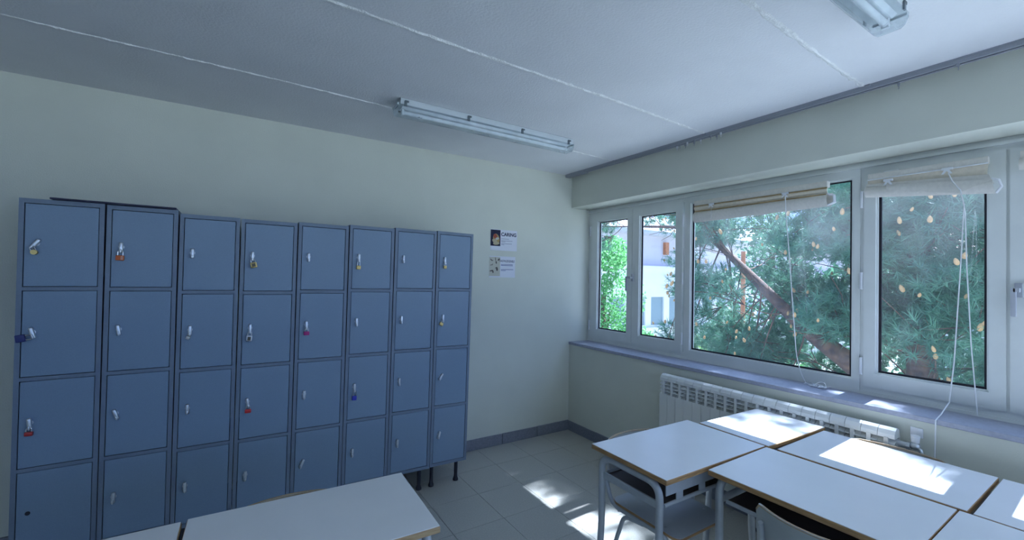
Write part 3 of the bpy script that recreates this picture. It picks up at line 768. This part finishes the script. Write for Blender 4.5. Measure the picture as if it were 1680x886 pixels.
# ------------------------------------------------------------------ outside
GZ = -3.2
GRASS = mat('ground_grass', (.46, .46, .44), .9, col2=(.34, .36, .28), scale=.6)
g = MB().box(.36, 160, -120, 120, GZ - .2, GZ).build('ground_outside', GRASS); tag(g, 'grass and pale paving outside below the windows', 'ground', kind='structure')
g = MB().box(RX - 60, .36, -90, RY - .3, GZ - .2, GZ).build('ground_yard', GRASS); tag(g, 'grass and pale paving of the yard behind the camera', 'ground', kind='structure')
EXT = mat('render_white', (.74, .74, .78), .85, var=.03, scale=2)
EXTM = mat('render_mauve', (.62, .58, .64), .85, var=.03, scale=2)
EXTG = mat('far_pane', (.24, .32, .36), .25)
EXTR = mat('brick_orange', (.50, .20, .10), .8, var=.15, scale=8)
t = thing('school_wing', 'white school wing with ribbon windows behind the casements', 'building', (0, 10, 0))
MB().box(6, 40, 0, 6, GZ, -.75).build('lower_wall', EXT, t)
MB().box(6, 40, -.10, 6, -.75, -.62).build('ledge', EXT, t)
MB().box(6, 40, .18, 6, -.62, .92).build('recess_wall', EXT, t)
for i in range(14):
    x0 = 12.08 + 1.32 * (i - 4)
    wdw = MB(); wdw.box(x0, x0 + .92, .10, .16, -.52, .80); wdw = wdw.build('window', EXTG, t)
    fr = MB(); fr.box(x0 - .20, x0, .02, .18, -.62, .92); fr.box(x0 + .92, x0 + 1.12, .02, .18, -.62, .92); fr.box(x0, x0 + .92, .02, .18, -.62, -.52); fr.box(x0, x0 + .92, .02, .18, .80, .92)
    fr.build('window_frame', EXT, wdw)
MB().box(6, 40, 0, 6, .92, 2.14).build('band_wall', EXT, t)
MB().box(6, 40, -.14, 6, 2.14, 2.26).build('cornice', EXT, t)
MB().box(6, 40, .25, 6, 2.26, 3.72).build('upper_wall', EXTM, t)
for x in (14.5,): MB().box(x, x + .26, .10, .25, 2.85, 3.45).build('pillar', EXTR, t)
MB().box(6, 40, -.5, 6.4, 3.72, 3.86).build('roof_edge', mat('roof_grey', (.46, .47, .52), .8), t)
MB().add([(6, -.5, 3.86), (40, -.5, 3.86), (40, 6.4, 6.0), (6, 6.4, 6.0)], [(0, 1, 2, 3)]).build('roof', mat('roof_grey', (.46, .47, .52), .8), t)
t = thing('far_house', 'pale house standing far beyond the pine', 'building', (30, -8, 0))
MB().box(0, 8, -14, 12, GZ, 3.0).build('wall', EXT, t)
MB().prism([(-.5, 3.0), (8.5, 3.0), (4, 5.2)], 1, -14.5, 12.5).build('roof', mat('roof_tile', (.42, .26, .2), .8), t)
for i in range(7):
    MB().box(-.03, .05, -12.5 + 3.4 * i, -11.0 + 3.4 * i, -.5, 1.2).build('window', EXTG, t)
o = MB().tube([(8.2, 2.74, GZ), (8.2, 2.74, 2.4)], .055, 10).build('post', EXTR, smooth=True); tag(o, 'slim orange post standing behind the pine branches', 'post')
BIRCH = mat('pale_bark', (.66, .66, .66), .8, var=.3, scale=12)
o = MB().tube([(8.0, 3.2, GZ), (7.95, 3.35, -1.2), (8.0, 3.6, .3), (8.05, 4.0, 1.2), (8.1, 4.15, 1.7)], [.10, .085, .07, .05, .02], 10).build('bare_trunk', BIRCH, smooth=True); tag(o, 'pale leaning bare trunk left behind the pine', 'tree trunk')

# ---- pine
BARK = mat('pine_bark', (.20, .115, .075), .9, col2=(.075, .052, .045), scale=9, bump=.6, bscale=25)
NEED = mat('pine_needles', (.15, .33, .20), .5, col2=(.075, .20, .135), scale=1.6, transl=.30)
CONE = mat('pollen_cone', (.52, .31, .13), .8, var=.15, scale=60)
pine = thing('pine_tree', 'big dark green pine with buff cones outside the windows', 'tree', (0, 0, 0))
rs = np.random.RandomState(11)
trunk = [(4.7, -1.75, GZ), (4.65, -1.72, -1.0), (4.55, -1.68, .4), (4.6, -1.6, 2.4), (4.8, -1.5, 4.8), (5.0, -1.35, 7.2), (5.1, -1.3, 9.4)]
MB().tube(trunk, [.21, .18, .16, .14, .12, .08, .03], 12).build('trunk', BARK, pine, smooth=True)
limb = [(4.6, -1.75, -.7), (4.1, -1.25, .38), (4.0, -.75, .78), (4.0, -.37, 1.09), (4.0, .27, 1.72), (4.1, 1.15, 2.50), (4.4, 2.0, 2.68), (4.6, 3.3, 2.82), (4.8, 4.9, 2.98)]
MB().tube(fillet(limb, .4, 4), list(np.interp(np.linspace(0, 1, len(fillet(limb, .4, 4))), [0, .3, .6, 1], [.15, .105, .05, .012])), 10).build('limb', BARK, pine, smooth=True)
# foliage pads: centre, radii, tufts
pads = []
for k in range(118):
    y = rs.uniform(-4.6, 1.6); z = rs.uniform(-1.0, 3.7); x = rs.uniform(3.3, 6.2)
    if x < 4.75 and -2.1 < y < .4 and abs(z - np.interp(y, [-1.25, -.37, .27], [.38, 1.09, 1.72])) < .30: continue
    pads.append(((x, y, z), (.55, .60, .34), 118))
for k in range(22):
    pads.append(((rs.uniform(3.2, 4.1), rs.uniform(-2.6, -1.1), rs.uniform(.9, 3.6)), (.5, .55, .32), 105))
for c in ((4.8, 2.25, 2.75), (4.6, 1.9, 2.05), (4.9, 1.7, 3.1), (4.7, 2.9, 3.0), (5.1, 2.2, 3.5), (4.4, 3.4, 3.2), (5.3, 3.7, 3.4), (4.6, 4.2, 2.95), (5.0, 4.9, 3.15), (4.8, 4.5, 2.55), (4.5, 5.0, 2.8), (5.1, 4.3, 3.3)): pads.append((c, (.38, .42, .24), 48))
# unseen upper crown, pads placed on the sun path to dapple floor and desks
for k in range(17):
    pads.append(((rs.uniform(3.2, 5.6), 0, 0), (.50, .46, .30), 60))
    c = pads[-1][0]; zz = 1.65 + (c[0] - .27) * 1.56 + rs.uniform(-.75, .75)
    yy = rs.uniform(-1.5, .45); pads[-1] = ((c[0], yy, zz), (.50, .46, .30), 60)
for k in range(15):  # pads added to shade sill, radiator and the window side of desks
    x = rs.uniform(3.4, 5.4); pads.append(((x, rs.uniform(-3.3, -1.3), 1.22 + (x - .27) * 1.56 + rs.uniform(-.32, .32)), (.36, .34, .2), 52))
nv = []; nf = []; tips = []; brs = MB()
tr_np = np.array(trunk)
for (c, rad, n) in pads:
    c = np.array(c); rad = np.array(rad)
    z0 = min(max(c[2] - .6 + rs.uniform(-.5, .4), -1.6), 9.0)
    s0 = np.array([np.interp(z0, tr_np[:, 2], tr_np[:, 0]), np.interp(z0, tr_np[:, 2], tr_np[:, 1]), z0])
    if c[1] > .2 and c[2] < 3.8:
        lm = np.array(limb); q_ = c[1] - .55 + rs.uniform(-.35, .35); s0 = np.array([np.interp(q_, lm[:, 1], lm[:, i_]) for i_ in range(3)])
    mid = (s0 + c) / 2 + rs.normal(0, .12, 3); L_ = np.linalg.norm(c - s0)
    P = [tuple(s0 * (1 - t_) ** 2 + mid * 2 * t_ * (1 - t_) + c * t_ * t_) for t_ in np.linspace(0, 1, 7)]
    brs.tube(P, list(np.linspace(.007 + .0035 * L_, .005, 7)), 6)
    for k in range(9):
        e = c + rs.normal(0, .5, 3) * rad * 1.2; b0 = np.array(P[rs.randint(4, 7)])
        brs.tube([tuple(b0), tuple((b0 + e) / 2 + rs.normal(0, .03, 3)), tuple(e)], [.009, .007, .004], 4, cap=False)
    for k in range(n):
        d = rs.normal(0, 1, 3); d /= np.linalg.norm(d); q = c + d * rad * rs.uniform(.25, 1.0) ** .6
        ax = d * .5 + rs.normal(0, .45, 3) + np.array([-.15, 0, .35]); ax /= np.linalg.norm(ax)
        tips.append((q, ax))
T = np.array([t_[0] for t_ in tips]); A = np.array([t_[1] for t_ in tips]); NN = 26
nt_ = len(T)
dirs = A[:, None, :] * rs.uniform(.2, 1.1, (nt_, NN, 1)) + rs.normal(0, .62, (nt_, NN, 3)); dirs /= np.linalg.norm(dirs, axis=2, keepdims=True)
ln = rs.uniform(.09, .175, (nt_, NN, 1)); side = np.cross(dirs, rs.normal(0, 1, (nt_, NN, 3))); side /= np.linalg.norm(side, axis=2, keepdims=True)
base = T[:, None, :] - A[:, None, :] * rs.uniform(0, .10, (nt_, NN, 1)); wd = .0046
verts = np.stack([base - side * wd, base + side * wd, base + dirs * ln], axis=2).reshape(-1, 3)
me = bpy.data.meshes.new('needles'); nvv = len(verts)
me.vertices.add(nvv); me.vertices.foreach_set('co', verts.ravel()); me.loops.add(nvv); me.loops.foreach_set('vertex_index', np.arange(nvv))
me.polygons.add(nvv // 3); me.polygons.foreach_set('loop_start', np.arange(0, nvv, 3)); me.polygons.foreach_set('loop_total', np.full(nvv // 3, 3)); me.update(calc_edges=True)
me.materials.append(NEED); o = link('needles', me, pine); o['kind'] = 'stuff'
o = brs.build('branches', BARK, pine, smooth=True); o['kind'] = 'stuff'
cb = MB().tube([(0, 0, -.05), (0, 0, -.035), (0, 0, 0), (0, 0, .035), (0, 0, .058)], [.010, .028, .034, .024, .006], 8)
cone_me = cb.mesh('cone', CONE, smooth=True)
best = {}
for i in range(nt_):
    if -4.2 < T[i][1] < 2.3 and -.6 < T[i][2] < 3.7:
        k = (int(T[i][1] / .22), int((T[i][2] + 5) / .22))
        if k not in best or T[i][0] < T[best[k]][0]: best[k] = i
cells = sorted(best)
for ci in rs.choice(len(cells), min(285, len(cells)), replace=False):
    i = best[cells[ci]]
    c = link('cone', cone_me, pine); c.location = tuple(T[i] + A[i] * .07 + np.array([-.08, 0, 0])); s = rs.uniform(.42, .72); c.scale = (s, s, s * rs.uniform(.9, 1.25))
    c.rotation_euler = (rs.uniform(-.4, .4), rs.uniform(-.4, .4), 0)

# ---- leafy trees and shrubs
def leafy(name, label, cat, base, crown, n, col, col2, size, seed, group, trunk_r=.10):
    rr = np.random.RandomState(seed); t = thing(name, label, cat, base, group=group)
    top = max(c[0][2] + c[1][2] for c in crown)
    b = MB(); cc = np.mean([c[0] for c in crown], axis=0)
    b.tube([(0, 0, 0), (cc[0] * .3, cc[1] * .3, top * .35), (cc[0] * .8, cc[1] * .8, top * .7), tuple(cc * np.array([1, 1, 1]))], [trunk_r, trunk_r * .8, trunk_r * .5, .01], 8)
    for c in crown: b.tube([(cc[0] * .5, cc[1] * .5, top * .4), tuple((np.array(c[0]) + cc) / 2 * np.array([1, 1, .9])), tuple(c[0])], [trunk_r * .5, .03, .008], 6)
    b.build('trunk', BARK, t, smooth=True)
    V = []
    for c in crown:
        k = n // len(crown); d = rr.normal(0, 1, (k, 3)); d /= np.linalg.norm(d, axis=1, keepdims=True)
        V.append(np.array(c[0]) + d * np.array(c[1]) * rr.uniform(.2, 1, (k, 1)) ** .45)
    V = np.concatenate(V); k = len(V); u = rr.normal(0, 1, (k, 3)); u /= np.linalg.norm(u, axis=1, keepdims=True)
    w = np.cross(u, rr.normal(0, 1, (k, 3))); w /= np.linalg.norm(w, axis=1, keepdims=True); s = size * rr.uniform(.6, 1.2, (k, 1))
    q = np.stack([V - u * s, V - w * s * .5, V + u * s, V + w * s * .5], axis=1).reshape(-1, 3)
    me = bpy.data.meshes.new('leaves'); me.from_pydata(q.tolist(), [], np.arange(len(q)).reshape(-1, 4).tolist()); me.update()
    me.materials.append(mat('leaf_' + name + str(seed), col, .5, col2=col2, scale=3.0, transl=.45)); o = link('leaves', me, t); o['kind'] = 'stuff'
    return t
leafy('leafy_tree', 'bright green leafy tree filling the leftmost casement', 'tree', (6.5, 5.85, GZ),
      [((0, .1, 3.0), (.95, .95, 1.0)), ((.25, -.1, 4.2), (.85, .8, .9)), ((-.2, .2, 5.2), (.75, .8, .8)), ((.55, -.45, 2.9), (.6, .7, .6)), ((-.5, .5, 3.9), (.9, .9, 1.0)), ((-.9, 1.0, 5.2), (.8, .8, 1.0)), ((-.5, .7, 2.6), (.9, .9, .9)), ((.3, .3, 5.6), (.6, .6, .6))],
      11000, (.20, .50, .17), (.09, .32, .10), .060, 3, 'garden trees and shrubs outside')
leafy('shrub', 'yellow-green shrub behind the lower left of the wide window', 'shrub', (9.5, 4.75, GZ), [((0, 0, 2.4), (.8, .8, .7)), ((.3, .5, 1.8), (.7, .7, .9))], 2600, (.30, .48, .12), (.18, .36, .08), .06, 4, 'garden trees and shrubs outside', .05)
leafy('shrub', 'bright green shrub low behind the middle of the wide window', 'shrub', (9.0, 2.3, GZ), [((0, -.3, 2.2), (.9, 1.0, .7)), ((.3, .7, 1.9), (.8, .8, .7))], 3200, (.22, .52, .16), (.12, .36, .10), .06, 5, 'garden trees and shrubs outside', .05)
leafy('shrub', 'dull green shrub low behind the right of the wide window', 'shrub', (8.6, .2, GZ), [((0, 0, 1.9), (.9, 1.0, .6)), ((.3, -1.0, 1.8), (.8, .8, .6))], 2600, (.14, .30, .14), (.08, .20, .09), .06, 6, 'garden trees and shrubs outside', .05)
DKL = [((0, 0, 2.6), (1.3, 1.5, 1.6)), ((.2, 1.2, 4.2), (1.2, 1.3, 1.5)), ((.1, -1.2, 4.0), (1.2, 1.3, 1.5)), ((.3, .1, 6.0), (1.2, 1.4, 1.4)), ((.2, .3, 7.4), (.8, .9, 1.0))]
for k, (x, y, lb) in enumerate(((11.5, .3, 'dark broad tree behind the pine, right of the orange post'), (11.5, -5.4, 'dark broad tree behind the pine at the right casement'), (15.5, 5.6, 'dark broad tree behind the pine, left of the orange post'))):
    leafy('broad_tree', lb, 'tree', (x, y, GZ), DKL, 5200, (.13, .28, .15), (.06, .17, .10), .11, 20 + k, 'garden trees and shrubs outside', .16)
